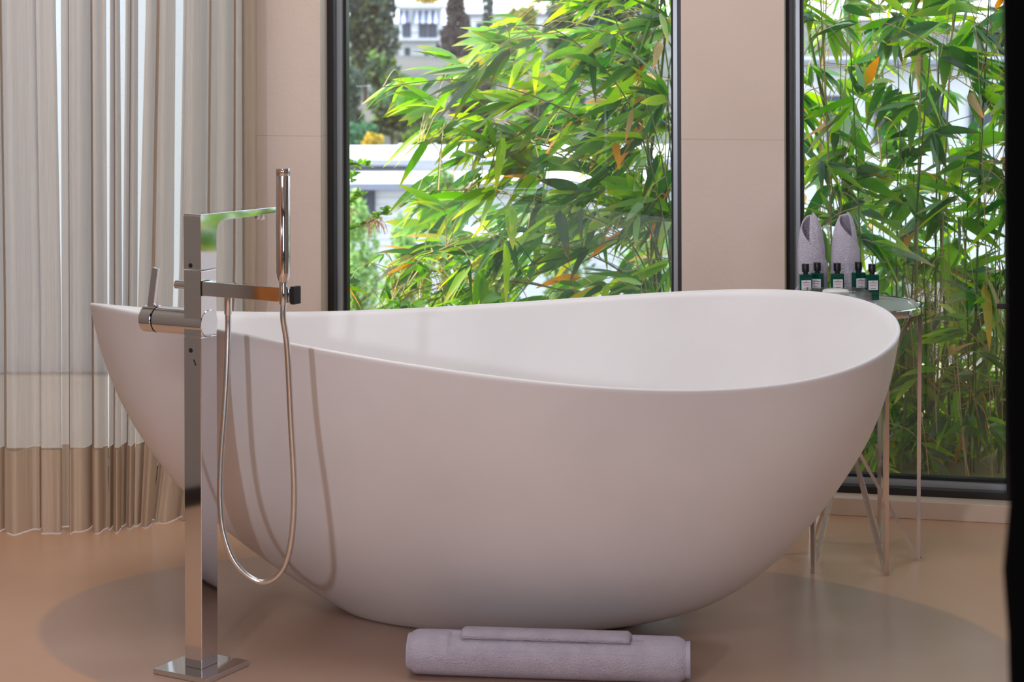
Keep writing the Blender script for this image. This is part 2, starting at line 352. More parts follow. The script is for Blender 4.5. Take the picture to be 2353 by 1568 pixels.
lm = Matrix.Translation((-.121, -.006, zc + .022)) @ Matrix.Rotation(math.radians(9), 4, 'Y')
MB().box(-.008, .008, -.004, .004, 0, .082, lm).build('lever', M['chrome'], kn, bevel=.0012)
dv = xcyl(-.058, -s1 + .001, .0088, .762, -.004, 24); dv.build('diverter_knob', M['chrome'], fau, smooth=True)
# spout: one bent bar, rising then running over the tub
R1 = .034; th_ = .0165; top = .9065; L2 = .222
poly = [(-s2, .797), (-s2, top - .006)]
for k in range(7): a = PI - k * PI / 12; poly.append((-s2 + .006 + .006 * math.cos(a), top - .006 + .006 * math.sin(a)))
poly += [(L2, top - .004), (L2, top - .004 - .0125)]
for k in range(10):
    a = PI / 2 + k * PI / 18; poly.append((s2 + .022 + .022 * math.cos(a), top - th_ - .0225 + .022 * math.sin(a)))
poly += [(s2, .797)]
SP = Matrix(((0, 0, 1, 0), (1, 0, 0, 0), (0, 1, 0, 0), (0, 0, 0, 1)))
sp = MB().prism(poly, -s1, s1, SP).build('spout', M['chrome'], fau, bevel=.0012)
MB().lathe([(.0105, top - .028), (.0112, top - .027), (.0112, top - .015)], 24, Matrix.Translation((0, L2 - .028, 0))).build('aerator', M['chrome_satin'], sp, smooth=True)
# two screw holes and small maker's mark on the front face
for z in (P(441, 610, 3.87).z, P(441, 805, 3.87).z):
    MB().lathe([(.0046, 0), (.0046, .0006)], 20, Matrix.Translation((-.004, -s2 - .0001, z)) @ Matrix.Rotation(PI / 2, 4, 'X')).build('screw_hole', M['hole'], colm if z < .66 else fau)
MB().box(-.0012, .0012, -.0004, .0004, -.0065, .0065, Matrix.Translation((.006, -s2 - .0002, P(453, 832, 3.87).z)) @ Matrix.Rotation(-.45, 4, 'Y')).build('maker_mark', M['hole'], colm)
# bar that carries the hand shower
bz0, bz1 = .7465, .7745
MB().box(s1 - .002, s1 + .216, -s2, -s2 + .024, bz0, bz1).build('shower_bar', M['chrome'], fau, bevel=.0012)
MB().box(s1 - .0005, s1 + .0035, -s2 - .0004, -s2 + .0245, bz0 - .0006, bz1 + .0006).build('bar_joint', M['hole'], fau)
MB().box(s1 + .216, s1 + .226, -s2 + .001, -s2 + .023, bz0 - .003, bz1 + .003).build('bar_end_cap', M['hole'], fau, bevel=.001)
hx = s1 + .058
MB().lathe([(.0068, bz0 - .034), (.0075, bz0 - .032), (.0075, bz0 + .002)], 24, Matrix.Translation((hx, -s2 + .012, 0))).build('hose_outlet', M['chrome'], fau, smooth=True)
# hand shower
def fw(x, y, z): return FC + Matrix.Rotation(-FA, 3, 'Z') @ Vector((x, y, z))
hs0 = fw(s1 + .207, -s2 - .008, 0)
hsr = empty('hand_shower', (hs0.x, hs0.y, .745)); tag(hsr, 'slim chrome stick hand shower standing in the faucet bar holder with its hose', 'hand shower')
zz = lambda z: z - .745
MB().lathe([(.0085, zz(.787)), (.0125, zz(.797)), (.0136, zz(.805)), (.0136, zz(.989)), (.0132, zz(.9895)), (.0132, zz(.991)), (.0136, zz(.9915)), (.0136, zz(1.003)), (.013, zz(1.004))], 40).build('handle', M['chrome'], hsr, smooth=True)
MB().lathe([(.0075, zz(.744)), (.0085, zz(.748)), (.0092, zz(.772)), (.0078, zz(.778)), (.0078, zz(.789))], 32).build('hose_connector', M['chrome'], hsr, smooth=True)
for z in (.908, .833): MB().lathe([(.0016, 0), (.0012, .0006)], 10, Matrix.Translation((.0115, -.007, zz(z))) @ Matrix.Rotation(math.radians(58), 4, 'Z') @ Matrix.Rotation(PI / 2, 4, 'X')).build('nozzle', M['chrome_satin'], hsr)
a = fw(hx, -s2 + .012, bz0 - .033)
hp = [(521, 860), (515, 960), (508, 1060), (506, 1150), (515, 1230), (545, 1300), (600, 1338), (645, 1315), (668, 1250), (676, 1130), (668, 960), (660, 800)]
pts = [a, a - Vector((0, 0, .03))]
for i, q in enumerate(hp):
    k = (i + 1) / (len(hp) + 1); pts.append(P(q[0], q[1], a.y + (hs0.y - a.y) * k))
pts += [Vector((hs0.x, hs0.y, .715)), Vector((hs0.x, hs0.y, .746))]
def catmull(pts, n):
    out = []; p = [pts[0]] + list(pts) + [pts[-1]]
    for i in range(1, len(p) - 2):
        for k in range(n):
            t = k / n; a, b, c, d = p[i - 1], p[i], p[i + 1], p[i + 2]
            out.append(.5 * ((2 * b) + (c - a) * t + (2 * a - 5 * b + 4 * c - d) * t * t + (3 * b - a - 3 * c + d) * t ** 3))
    out.append(pts[-1]); return out
fine = catmull(pts, 40)
# resample evenly, ribbed
ln = [0]
for i in range(1, len(fine)): ln.append(ln[-1] + (fine[i] - fine[i - 1]).length)
tot = ln[-1]; n = int(tot / .0014); hose = []; j = 0
for i in range(n + 1):
    s = tot * i / n
    while j < len(ln) - 2 and ln[j + 1] < s: j += 1
    q = (s - ln[j]) / max(1e-9, ln[j + 1] - ln[j]); hose.append(fine[j].lerp(fine[j + 1], min(1, q)) - hsr.location)
MB().tube(hose, [(.0063 if i % 2 else .0055) for i in range(n + 1)], 12).build('shower_hose', M['chrome_satin'], hsr, smooth=True)
for o in list(COL.objects):
    if o.name.startswith('shower_hose'):
        o.data.set_sharp_from_angle(angle=3)
# ------------------------------------------------------------------ rolled bath mat
A = Vector((-.205, 3.862, 0)); Bp = Vector((.334, 3.802, 0)); RT = .0445
mid = (A + Bp) / 2; Lh = (Bp - A).length / 2; ang = math.atan2(Bp.y - A.y, Bp.x - A.x)
mt = empty('rolled_bath_mat', mid, ang); tag(mt, 'white terry bath mat rolled up on the floor in front of the tub', 'bath mat')
def rollr(th, x):
    e = 1 - max(0, (abs(x) / Lh - .93) / .07) ** 2 * .22
    wob = .0012 * noise.noise(Vector((x * 9, math.cos(th) * 2, math.sin(th) * 2)))
    return RT * e + wob
mb = MB(); NT = 64; NX = 90; v = []; f = []
for i in range(NX + 1):
    x = -Lh + 2 * Lh * i / NX
    for k in range(NT):
        t = 2 * PI * k / NT; r = rollr(t, x)
        yy = r * math.cos(t); z_ = r * math.sin(t) * .97
        # recessed woven band between raised borders, on the upper front
        fr = (t > PI * .5 and t < PI * .87)
        if fr and -Lh * .705 < x < Lh * .70: yy *= .87; z_ *= .87
        v.append((x, yy, RT * .97 + z_))
for i in range(NX):
    for k in range(NT): f.append((i * NT + k, i * NT + (k + 1) % NT, (i + 1) * NT + (k + 1) % NT, (i + 1) * NT + k))
# spiral ends: stepped rings
def endcap(xs, sg):
    prev = [(0 if sg < 0 else NX) * NT + k for k in range(NT)]
    for q, dx in ((.82, .004), (.80, -.004), (.62, -.004), (.60, .005), (.42, .005), (.40, -.003), (.2, -.003), (.15, .004)):
        st = len(v)
        for k in range(NT):
            t = 2 * PI * k / NT; v.append((xs + sg * dx * (1 if sg > 0 else .6) + (.006 * q if sg > 0 else 0), RT * q * math.cos(t), RT * .97 + RT * q * math.sin(t) * .97))
        cur = list(range(st, st + NT))
        for k in range(NT): f.append((prev[k], prev[(k + 1) % NT], cur[(k + 1) % NT], cur[k]))
        prev = cur
    f.append(tuple(prev))
endcap(-Lh, -1); endcap(Lh, 1)
o = obj('terry_roll', v, f, M['sheet'], mt, smooth=True); o.data.set_sharp_from_angle(angle=.6)
# raised flap of the outer layer, on top of the roll
mb = MB(); v = []; f = []; NX2 = 60; NA = 10
for i in range(NX2 + 1):
    x = -Lh * .61 + (Lh * .61 + Lh * .60) * i / NX2
    for k in range(NA + 1):
        t = PI * (.33 + .33 * k / NA); r = RT * 1.0 + .0035 - .006 * (k in (0,)) - (.007 if k == NA else 0) - (.004 if i in (0, NX2) else 0)
        v.append((x, r * math.cos(t), RT * .97 + r * math.sin(t) * .97))
for i in range(NX2):
    for k in range(NA): f.append((i * (NA + 1) + k, i * (NA + 1) + k + 1, (i + 1) * (NA + 1) + k + 1, (i + 1) * (NA + 1) + k))
o = obj('folded_flap', v, f, M['sheet'], mt, smooth=True); sd = o.modifiers.new('s', 'SOLIDIFY'); sd.thickness = .004; sd.offset = 1
# ------------------------------------------------------------------ side table
TX = P(1948, 1284, 4.71); TBL = Vector((TX.x, 4.71, 0)); TZ = .612
tb = empty('side_table', TBL); tag(tb, 'round glass-topped side table with crossed chrome wire legs beside the tub', 'side table')
MB().lathe([(.172, TZ - .008), (.172, TZ)], 72).build('table_top', M['tglass'], tb, smooth=True)
MB().lathe([(.171, TZ - .016), (.1795, TZ - .016), (.1805, TZ - .014), (.1805, TZ + .0005), (.179, TZ + .002), (.1735, TZ + .002), (.1725, TZ), (.1725, TZ - .009), (.171, TZ - .009), (.171, TZ - .016)], 72, cap=False).build('rim_band', M['chrome'], tb, smooth=True)
def flatbar(mb, p, q, w, t, side):
    d = (q - p).normalized(); s_ = side.normalized(); s_ = (s_ - d * s_.dot(d)).normalized(); n_ = d.cross(s_)
    v = [a + s_ * i * w / 2 + n_ * j * t / 2 for a in (p, q) for i, j in ((-1, -1), (1, -1), (1, 1), (-1, 1))]
    mb.add(v, [(3, 2, 1, 0), (4, 5, 6, 7)] + [(k, (k + 1) % 4, 4 + (k + 1) % 4, 4 + k) for k in range(4)])
for k in range(6):
    a = -math.radians(8 + 60 * k)
    ft = Vector((.166 * math.cos(a), .166 * math.sin(a), .0)); tp = Vector((.172 * math.cos(a), .172 * math.sin(a), TZ - .016))
    op = Vector((-.160 * math.cos(a), -.160 * math.sin(a), TZ - .016)); tang = Vector((-math.sin(a), math.cos(a), 0))
    off = tang * (.010 * (1 if k % 2 else -1)) * (0.4 + .6 * (k // 2))
    m = MB(); flatbar(m, ft, tp, .0105, .009, tang); flatbar(m, ft + Vector((0, 0, .003)), op + off * .3, .009, .008, tang)
    m.box(-.007, .007, -.005, .005, 0, .006, Matrix.Translation(ft) @ Matrix.Rotation(a, 4, 'Z'))
    m.build('leg', M['rose'], tb)
# table things
def bottle(px, Y, rz, label):
    q = P(px, 650, Y); e = empty('toiletry_bottle', (q.x, Y, TZ + .0008), rz); tag(e, label, 'bottle', 'green toiletry bottles on the side table')
    b = MB(); w, d, h = .0155, .009, .0615
    pl = []
    for cx, cy, a0 in ((w - .003, d - .003, 0), (-w + .003, d - .003, 90), (-w + .003, -d + .003, 180), (w - .003, -d + .003, 270)):
        for j in range(5): a = math.radians(a0 + j * 22.5); pl.append((cx + .003 * math.cos(a), cy + .003 * math.sin(a)))
    b.prism(pl, 0, h).build('glass_body', M['green_glass'], e, bevel=.0015)
    MB().lathe([(.0062, h), (.0062, h + .005), (.0088, h + .006), (.0090, h + .008), (.0093, h + .0245), (.0088, h + .0255)], 28).build('cap', M['black'], e, smooth=True)
    l = MB().box(-.0117, .0117, -d - .0005, -d, .025, .048).build('paper_label', M['label'], e)
    t = MB(); t.box(-.0015, .0015, -d - .0008, -d - .0005, .0448, .0458).box(-.009, .009, -d - .0008, -d - .0005, .0415, .0428).box(-.0062, .0062, -d - .0008, -d - .0005, .0281, .0292); t.build('lettering', M['ink'], l)
    MB().box(-.0075, .0075, -d - .0008, -d - .0005, .0358, .0372).build('lettering', M['pink'], l)
    return e
bottle(1851, 4.775, .05, 'green bottle with black cap at the far left of the row')
bottle(1878, 4.80, -.45, 'green bottle half hidden behind the leftmost bottle of the row')
bottle(1924, 4.79, 0, 'green bottle standing alone behind the white jar, middle of the row')
bottle(1973, 4.81, .35, 'green bottle half hidden behind the rightmost bottle')
bottle(2004, 4.765, .1, 'green bottle with black cap at the right end of the row, fully visible')
# jar and tray
q = P(1921, 668, 4.66)
e = empty('round_jar', (q.x, 4.665, TZ + .0065)); tag(e, 'low round white jar inside the clear tray', 'jar')
MB().lathe([(.027, 0), (.031, .003), (.0315, .018), (.031, .021)], 40).build('jar_body', M['white_ceramic'], e, smooth=True)
MB().lathe([(.0305, .021), (.0318, .0225), (.0318, .028), (.030, .031), (.026, .032)], 40).build('jar_lid', M['white_ceramic'], e, smooth=True)
q = P(1928, 680, 4.67)
e = empty('acrylic_tray', (q.x, 4.675, TZ + .001)); tag(e, 'small clear acrylic box tray in front of the green bottles', 'tray')
w, d, h, t = .069, .052, .036, .003
MB().box(-w, w, -d, d, 0, .005).build('tray_base', M['acrylic'], e)
for x0, x1, y0, y1 in ((-w, w, -d, -d + t), (-w, w, d - t, d), (-w, -w + t, -d + t, d - t), (w - t, w, -d + t, d - t)):
    MB().box(x0, x1, y0, y1, .005, h).build('tray_side', M['acrylic'], e)
def stand_towel(px, Y, lean, rz, H_, label, flap=False):
    q = P(px, 650, Y); e = empty('standing_towel', (q.x, Y, TZ + .0015), 0); tag(e, label, 'towel', 'face towels rolled into cones on the side table')
    NTh = 110; NZ = 26; v = []; f = []
    for i in range(NTh + 1):
        u = i / NTh; th = rz + u * 2.55 * PI
        wrap = .80 + .20 * u
        # the free edge climbs from low front to the tip
        ed = max(0, (u - .52) / .48)
        zt = H_ * (1 - .62 * ed ** 1.25 - .05 * abs(math.sin(th * .5)))
        for j in range(NZ + 1):
            s = j / NZ; z = zt * s; hz = z / H_
            R = .0382 * (1 - .12 * (1 - hz) ** 2) * max(.03, (1 - hz ** 4.2)) ** .6 * wrap
            nz = .0012 * noise.noise(Vector((math.cos(th) * 3, math.sin(th) * 3, z * 40)) + Vector((px, 0, 0)))
            R += nz
            v.append((R * math.cos(th) + lean * hz ** 1.5, R * .93 * math.sin(th) + .004 * hz, z))
    for i in range(NTh):
        for j in range(NZ): f.append((i * (NZ + 1) + j, (i + 1) * (NZ + 1) + j, (i + 1) * (NZ + 1) + j + 1, i * (NZ + 1) + j + 1))
    o = obj('rolled_cloth', v, f, M['sheet'], e, smooth=True); sd = o.modifiers.new('s', 'SOLIDIFY'); sd.thickness = .0035; sd.offset = 0
    if flap:
        v = [(-.028, -.012, .0), (-.052, -.014, .0), (-.053, -.012, .007), (-.03, -.014, .036), (-.026, -.01, .04), (-.028, .012, .0), (-.048, .01, .0), (-.049, .008, .006), (-.03, .01, .03), (-.026, .01, .034)]
        f = [(0, 1, 2, 3, 4), (9, 8, 7, 6, 5), (0, 5, 6, 1), (1, 6, 7, 2), (2, 7, 8, 3), (3, 8, 9, 4), (4, 9, 5, 0)]
        o = obj('trailing_corner', v, f, M['sheet'], e); bv = o.modifiers.new('b', 'BEVEL'); bv.width = .003; bv.segments = 3
        for p in o.data.polygons: p.use_smooth = True
stand_towel(1868, 4.85, -.004, math.radians(250), .204, 'white face towel rolled into a cone, the left one by the window frame', True)
stand_towel(1941, 4.852, .004, math.radians(300), .206, 'white face towel rolled into a standing cone, the right one behind the middle bottle')
# ------------------------------------------------------------------ curtain
def lerp(a, b, t): return a + (b - a) * t
gaps_top = [(-430, 128), (140, 244), (253, 276), (289, 318), (336, 404), (422, 590)]
gaps_bot = [(-430, 139), (140, 245), (249, 279), (280, 314), (315, 397), (409, 590)]   # at py 700
gaps_low = [(-430, 139), (139, 246), (246, 275), (275, 305), (305, 345), (345, 545)]   # at py 1200
def cy(px):  # depth of the curtain line on the floor plan
    if px < 220: return 4.99
    if px < 420: return lerp(4.99, 5.1, (px - 220) / 200)
    return lerp(5.1, 5.32, min(1, (px - 420) / 165))
def xat(px, Y): return (px - CX) * Y / F
cur = empty('sheer_curtain', (-1.1, 5.05, .0)); tag(cur, 'floor-length sheer beige curtain with deep folds and a wide hem', 'curtain')
folds = [7, 2, 1, 1, 1, 3]
HZ = P(150, 1027, 5.0).z
for gi, ((a0, a1), (b0, b1), (c0, c1)) in enumerate(zip(gaps_top, gaps_bot, gaps_low)):
    rnd = random.Random(31 + gi); nf = folds[gi]; ph = rnd.random() * 6
    NS = 30 * nf + 12; zs = [0.002 + (HZ - .002) * k / 8 for k in range(9)] + [HZ + .0001 + (CEIL - HZ) * k / 22 for k in range(23)]
    hw = [rnd.uniform(.6, 1.2) for _ in range(nf + 2)]
    for part, (k0, k1) in (('curtain_panel', (9, 31)), ('hem', (0, 8))):
        v = []; f = []; zl = zs[k0:k1 + 1]
        for z in zl:
            z = min(z, CEIL)
            # gap edges follow straight lines in the wall-side plan: x edges at three heights
            zt, zm = P(300, 0, 5.05).z, P(300, 700, 5.05).z
            if z >= zm: t = min(1.0, (z - zm) / (zt - zm)); e0, e1 = lerp(b0, a0, t), lerp(b1, a1, t)
            else: t = z / zm; e0, e1 = lerp(c0, b0, t), lerp(c1, b1, t)
            for k in range(NS + 1):
                s = k / NS; om = 2 * PI * nf * s + ph * (0 if nf == 1 else 1)
                wv = hw[int(s * nf) % len(hw)]
                ov = .30 / nf * math.sin(om * 1.0 + .5) * (math.sin(PI * s) ** .3 if 0 < s < 1 else 0)
                px = e0 + (e1 - e0) * min(1, max(0, s + ov * .85)); 
                Y = cy(px) + (.030 + .008 * math.sin(z * 1.3 + gi)) * math.sin(om) + .010 * math.sin(2.7 * om + ph + .5 * z) + .0025 * math.sin(5.3 * om + ph) + .015 * (gi % 2)
                if part == 'hem': Y -= .0015
                v.append(Vector((xat(px, Y), Y, z)) - cur.location)
        n1 = NS + 1
        for i in range(len(zl) - 1):
            for k in range(NS): f.append((i * n1 + k, i * n1 + k + 1, (i + 1) * n1 + k + 1, (i + 1) * n1 + k))
        obj(part, v, f, M['sheer'] if part == 'curtain_panel' else M['hem'], cur, smooth=True)
# black out-of-focus cloth at the right edge, close to the camera
v = []; f = []; NZ = 60; NS = 14
xe = (2309 - CX) * 1.35 / F
for i in range(NZ + 1):
    z = CEIL * i / NZ
    for k in range(NS + 1):
        s = k / NS
        py = YH + (CH - z) * F / 1.35
        edge = .0025 * math.sin((py - 1000) / 70) * (1 if 1050 < py < 1700 else .3) - .0012 * max(0, min(1, (600 - py) / 600))
        v.append((xe + edge + .55 * s, 1.35 + .03 * math.sin(s * 30), z))
for i in range(NZ):
    for k in range(NS): f.append((i * (NS + 1) + k, i * (NS + 1) + k + 1, (i + 1) * (NS + 1) + k + 1, (i + 1) * (NS + 1) + k))
o = obj('black_drape', v, f, M['darkcloth'], None, smooth=True); sd = o.modifiers.new('s', 'SOLIDIFY'); sd.thickness = .006
tag(o, 'black drape hanging close to the camera at the right edge', 'curtain')
# ------------------------------------------------------------------ outside: ground
def ground(x, y):
    pts = [(5.2, -.02), (7.4, -.02), (9.5, -1.3), (25, -6), (45, -7), (62, -6.2), (85, -3.6), (150, -1.6), (250, 2.2), (300, 4.0), (420, -10)]
    if y <= pts[0][0]: return pts[0][1]
    for (a, b), (c, d) in zip(pts, pts[1:]):
        if y <= c:
            t = (y - a) / (c - a); t = t * t * (3 - 2 * t) if c < 12 else t; z = b + (d - b) * t; break
    else: z = pts[-1][1]
    return z + (noise.noise(Vector((x * .05, y * .05, 0))) * min(2.0, max(0, (y - 9) * .03)))
v = []; f = []; ys = [5.75, 6.2, 6.8, 7.4, 8, 8.7, 9.5, 11, 13, 16, 20, 25, 30, 36, 43, 50, 57, 62, 70, 78, 85, 100, 120, 140, 160, 190, 220, 250, 275, 300, 340, 420]; NX = 48
for y in ys:
    for k in range(NX + 1):
        x = (-1 + 2 * k / NX) * (6 + y * .75) ; v.append((x, y, ground(x, y)))
for i in range(len(ys) - 1):
    for k in range(NX): f.append((i * (NX + 1) + k, i * (NX + 1) + k + 1, (i + 1) * (NX + 1) + k + 1, (i + 1) * (NX + 1) + k))
o = obj('ground', v, f, M['hill'], None, smooth=True, kind='structure')
pv = MB().box(-3.6, -.86, 5.86, 7.2, -.06, .03); pv.build('terrace_floor', mat('terrace_paving', srgb(160, 152, 146), .8), None, kind='structure')
bed = MB().box(uC + .35, uR + 1.5, .24, 2.4, -.25, .02, WM); o = bed.build('planting_bed', M['soil'], None, kind='structure')
# ------------------------------------------------------------------ trees
def setcol(me, cols):
    ca = me.color_attributes.new('Col', 'FLOAT_COLOR', 'POINT'); flat = []
    for c in cols: flat += [c[0], c[1], c[2], 1]
    ca.data.foreach_set('color', flat)
def tree(px, yt, yb, wpx, D, cols, label, cat='tree', group='trees and shrubs on the hillside', shape='round', n=900, name='hillside_tree', ls=None, seed=1):
    rnd = random.Random(seed + int(px * 7 + D)); top = P(px, yt, D); bot = P(px, yb, D); x = top.x
    gz = ground(x, D) - .05; W = wpx * D / F / 2; zt = top.z; zb = max(bot.z, gz + .1)
    e = empty(name, (x, D, gz)); tag(e, label, cat, group)
    Hh = zt - zb; ls = ls or W * .16; v = []; f = []; cl = []
    lobes = []
    nl = {'round': 16, 'cone': 12, 'column': 8, 'shrub': 9}[shape]
    for i in range(nl):
        if shape == 'round':
            a = rnd.uniform(0, 2 * PI); r = rnd.uniform(0, .62) * W; zz_ = rnd.uniform(.15, .85)
            k = math.sqrt(max(.15, 1 - (2 * zz_ - 1) ** 2)); lobes.append((Vector((r * k * math.cos(a), r * k * math.sin(a), zb - gz + zz_ * Hh)), W * rnd.uniform(.28, .5), Hh * rnd.uniform(.13, .22)))
        elif shape == 'shrub':
            a = rnd.uniform(0, 2 * PI); r = rnd.uniform(0, .6) * W; lobes.append((Vector((r * math.cos(a), r * math.sin(a), zb - gz + Hh * rnd.uniform(.3, .75))), W * .45, Hh * .3))
        elif shape == 'cone':
            t = (i + .5) / nl; lobes.append((Vector((rnd.uniform(-.1, .1) * W, 0, zb - gz + t * Hh)), W * (1.05 - t) * .95, Hh / nl * 1.1))
        else:
            t = (i + .5) / nl; lobes.append((Vector((0, 0, zb - gz + t * Hh)), W * (.95 if t < .75 else 1.25 * (1.15 - t) + .35), Hh / nl * .9))
    for i in range(n):
        c, rw, rh = lobes[rnd.randrange(len(lobes))]
        d = Vector((rnd.gauss(0, 1), rnd.gauss(0, 1), rnd.gauss(0, 1))).normalized() * rnd.uniform(.6, 1.05)
        p = c + Vector((d.x * rw, d.y * rw, d.z * rh)); p.z = max(p.z, .1)
        a = Vector((rnd.gauss(0, 1), rnd.gauss(0, 1), rnd.gauss(0, 1))).normalized(); b_ = a.orthogonal().normalized()
        s = ls * rnd.uniform(.6, 1.4); m = len(v); h_ = s * rnd.uniform(.4, .7)
        v += [p - a * s - b_ * h_ * .3, p - b_ * h_, p + a * s, p + b_ * h_, p + a * .2 * s + a.cross(b_) * h_ * .6]
        f += [(m, m + 1, m + 4), (m + 1, m + 2, m + 4), (m + 2, m + 3, m + 4), (m + 3, m, m + 4)]
        cc = cols[rnd.randrange(len(cols))]; k = rnd.uniform(.75, 1.25); cl += [(cc[0] * k, cc[1] * k, cc[2] * k)] * 5
    me = bpy.data.meshes.new('crown'); me.from_pydata([tuple(q) for q in v], [], f); me.materials.append(M['treeleaf']); setcol(me, cl)
    o = bpy.data.objects.new('crown', me); COL.objects.link(o); o.parent = e
    tr = MB(); r = max(.05, W * .07); tr.tube([(0, 0, -.1), (0, 0, (zb - gz) * .6 + .1), (W * .03, 0, (zb - gz) + Hh * .5)], [r, r * .8, r * .35], 8)
    for _ in range(4):
        c = lobes[rnd.randrange(len(lobes))][0]; tr.tube([(0, 0, (zb - gz) * .5 + .2 * c.z), tuple(c * .6 + Vector((0, 0, c.z * .15))), tuple(c)], [r * .5, r * .35, r * .15], 6)
    tr.build('trunk', M['bark'], e, smooth=True)
    return e
def L(r, g, b): return srgb(r, g, b)[:3]
DG = [L(62, 84, 70), L(78, 98, 80), L(50, 68, 62), L(96, 110, 74)]
MG = [L(96, 128, 66), L(120, 148, 76), L(80, 112, 62)]
LG = [L(166, 200, 130), L(140, 180, 108), L(190, 216, 150), L(118, 158, 98)]
YG = [L(205, 186, 70), L(220, 200, 90), L(180, 170, 70)]
CO = [L(70, 66, 66), L(84, 78, 74), L(58, 60, 60)]
tree(838, -90, 190, 190, 115, DG, 'big dark green broad tree at the left of the window, left of the white house', seed=2, n=2600, ls=.3)
tree(800, 150, 320, 130, 100, [L(84, 104, 88), L(100, 118, 98)], 'grey green bushy tree below the big dark tree at the left', seed=3, n=1400, ls=.25)
tree(1048, -80, 150, 100, 170, CO, 'tall dark brown conifer to the right of the white house', shape='cone', seed=4, n=1800, ls=.28)
tree(1121, -60, 94, 27, 185, [L(66, 88, 84), L(78, 98, 90)], 'slender dark cypress right of the brown conifer', shape='column', seed=5, n=800, ls=.22)
tree(975, -60, 26, 70, 215, YG, 'yellow autumn tree behind the roof of the white house', seed=6, n=600)
tree(1200, 10, 110, 110, 150, YG + MG, 'yellow green tree right of the slender cypress', seed=7, n=900)
tree(1150, 85, 150, 130, 140, MG, 'low green shrub on the slope under the slender cypress', shape='shrub', seed=8, n=700)
tree(1290, -70, 190, 130, 120, DG + MG, 'dark green tree on the hill, partly hidden by the top bamboo leaves', seed=9, n=1300)
tree(1420, -50, 220, 190, 110, DG, 'dark tree on the hill behind the right half of the bamboo', seed=10, n=1200)
tree(945, 190, 345, 130, 90, [L(110, 122, 90), L(128, 134, 104)], 'grey green shrub on the slope left of the bamboo tips', shape='shrub', seed=11, n=1000)
tree(812, 285, 352, 110, 72, [L(64, 116, 84), L(84, 134, 92)], 'low deep green hedge bush behind the white flat roof', shape='shrub', seed=12, n=900)
tree(855, 305, 350, 60, 70, YG, 'low yellow bush behind the white flat roof', shape='shrub', seed=13, n=500)
tree(900, 118, 330, 160, 82, DG + MG, 'dark green tree on the slope directly below the white house', seed=31, n=1500, ls=.25)
tree(1080, 140, 340, 170, 95, [L(96, 104, 92), L(84, 96, 84), L(112, 116, 96)], 'grey brown bushy tree on the slope below the brown conifer', seed=32, n=1500, ls=.25)
tree(1260, 170, 350, 200, 90, MG + DG, 'green tree on the slope behind the middle of the bamboo', seed=33, n=1200, ls=.25)
tree(990, 260, 350, 140, 85, MG, 'green shrub behind the flat roof near the bamboo tips', shape='shrub', seed=14, n=700)
tree(815, 440, 760, 130, 33, LG, 'light green pine nearest the left window frame, under the flat roofs', seed=15, n=2600, ls=.055)
tree(925, 500, 780, 130, 29, LG, 'light green pine between the left pine and the tall one', seed=16, n=2600, ls=.05)
tree(1015, 392, 620, 160, 36, LG + MG, 'tallest light green pine in front of the flat roofs', seed=17, n=3000, ls=.06)
tree(1130, 520, 760, 170, 30, MG, 'mid green pine low behind the bamboo leaves', seed=18, n=1800, ls=.06)
tree(1300, 430, 760, 190, 34, LG + MG, 'light green tree behind the centre of the bamboo', seed=19, n=1500, ls=.07)
tree(1480, 400, 760, 190, 33, LG, 'light green tree behind the bamboo stems of the left window', seed=20, n=1300, ls=.07)
tree(1930, 90, 420, 170, 60, MG + YG, 'yellow green tree far behind the bamboo of the right window', seed=21, n=900)
tree(2130, 200, 560, 220, 45, MG, 'green tree behind the middle of the right window', seed=22, n=900)
tree(2330, -60, 420, 200, 55, DG, 'dark tree behind the right end of the right window', seed=23, n=900)
# ------------------------------------------------------------------ houses
def bx(o, D, px0, px1, py0, py1, dep, name, m, parent, y_off=0):
    p = P(px0, py1, D + y_off); q = P(px1, py0, D + y_off)
    return MB().box(p.x - o.x, q.x - o.x, y_off, y_off + dep, p.z - o.z, q.z - o.z).build(name, m, parent)
D = 190; p = P(965, 100, D); h0 = Vector((p.x, D, ground(p.x, D) - .5)); hs = empty('white_house', h0); tag(hs, 'white two-storey house with striped awnings and balcony on the hill', 'house')
bx(h0, D, 918, 1010, 18, 240, 8, 'wall', M['hwhite'], hs)
bx(h0, D, 905, 1016, 8, 18, 10, 'roof', M['hwhite'], hs, -1)
bx(h0, D, 900, 1012, 88, 93, 1.5, 'balcony_slab', M['hwhite'], hs, -1.4)
for a in (924, 962, 984):
    w = bx(h0, D, a, a + 20, 52, 86, .1, 'window', M['hdark'], hs, -.1)
for a, b_ in ((918, 938), (950, 972), (974, 1010)):
    z1 = P(a, 24, D).z; z0 = P(a, 52, D).z; x0 = P(a, 30, D).x - h0.x; x1 = P(b_, 30, D).x - h0.x
    MB().add([(x0, 0, z1 - h0.z), (x1, 0, z1 - h0.z), (x1, -1.2, z0 - h0.z), (x0, -1.2, z0 - h0.z), (x0, 0, z1 - .12 - h0.z), (x1, 0, z1 - .12 - h0.z), (x1, -1.2, z0 - .12 - h0.z), (x0, -1.2, z0 - .12 - h0.z)],
             [(0, 1, 2, 3), (7, 6, 5, 4), (0, 4, 5, 1), (1, 5, 6, 2), (2, 6, 7, 3), (3, 7, 4, 0)]).build('awning', M['awning'], hs)
m = MB(); x0 = P(900, 80, D).x - h0.x; x1 = P(1012, 80, D).x - h0.x; zr = P(900, 74, D).z - h0.z; zl = P(900, 88, D).z - h0.z
m.box(x0, x1, -1.4, -1.34, zr - .07, zr)
for k in range(22): m.box(lerp(x0, x1, k / 21) - .025, lerp(x0, x1, k / 21) + .025, -1.4, -1.36, zl, zr - .07)
m.build('railing', M['hdark'], hs)
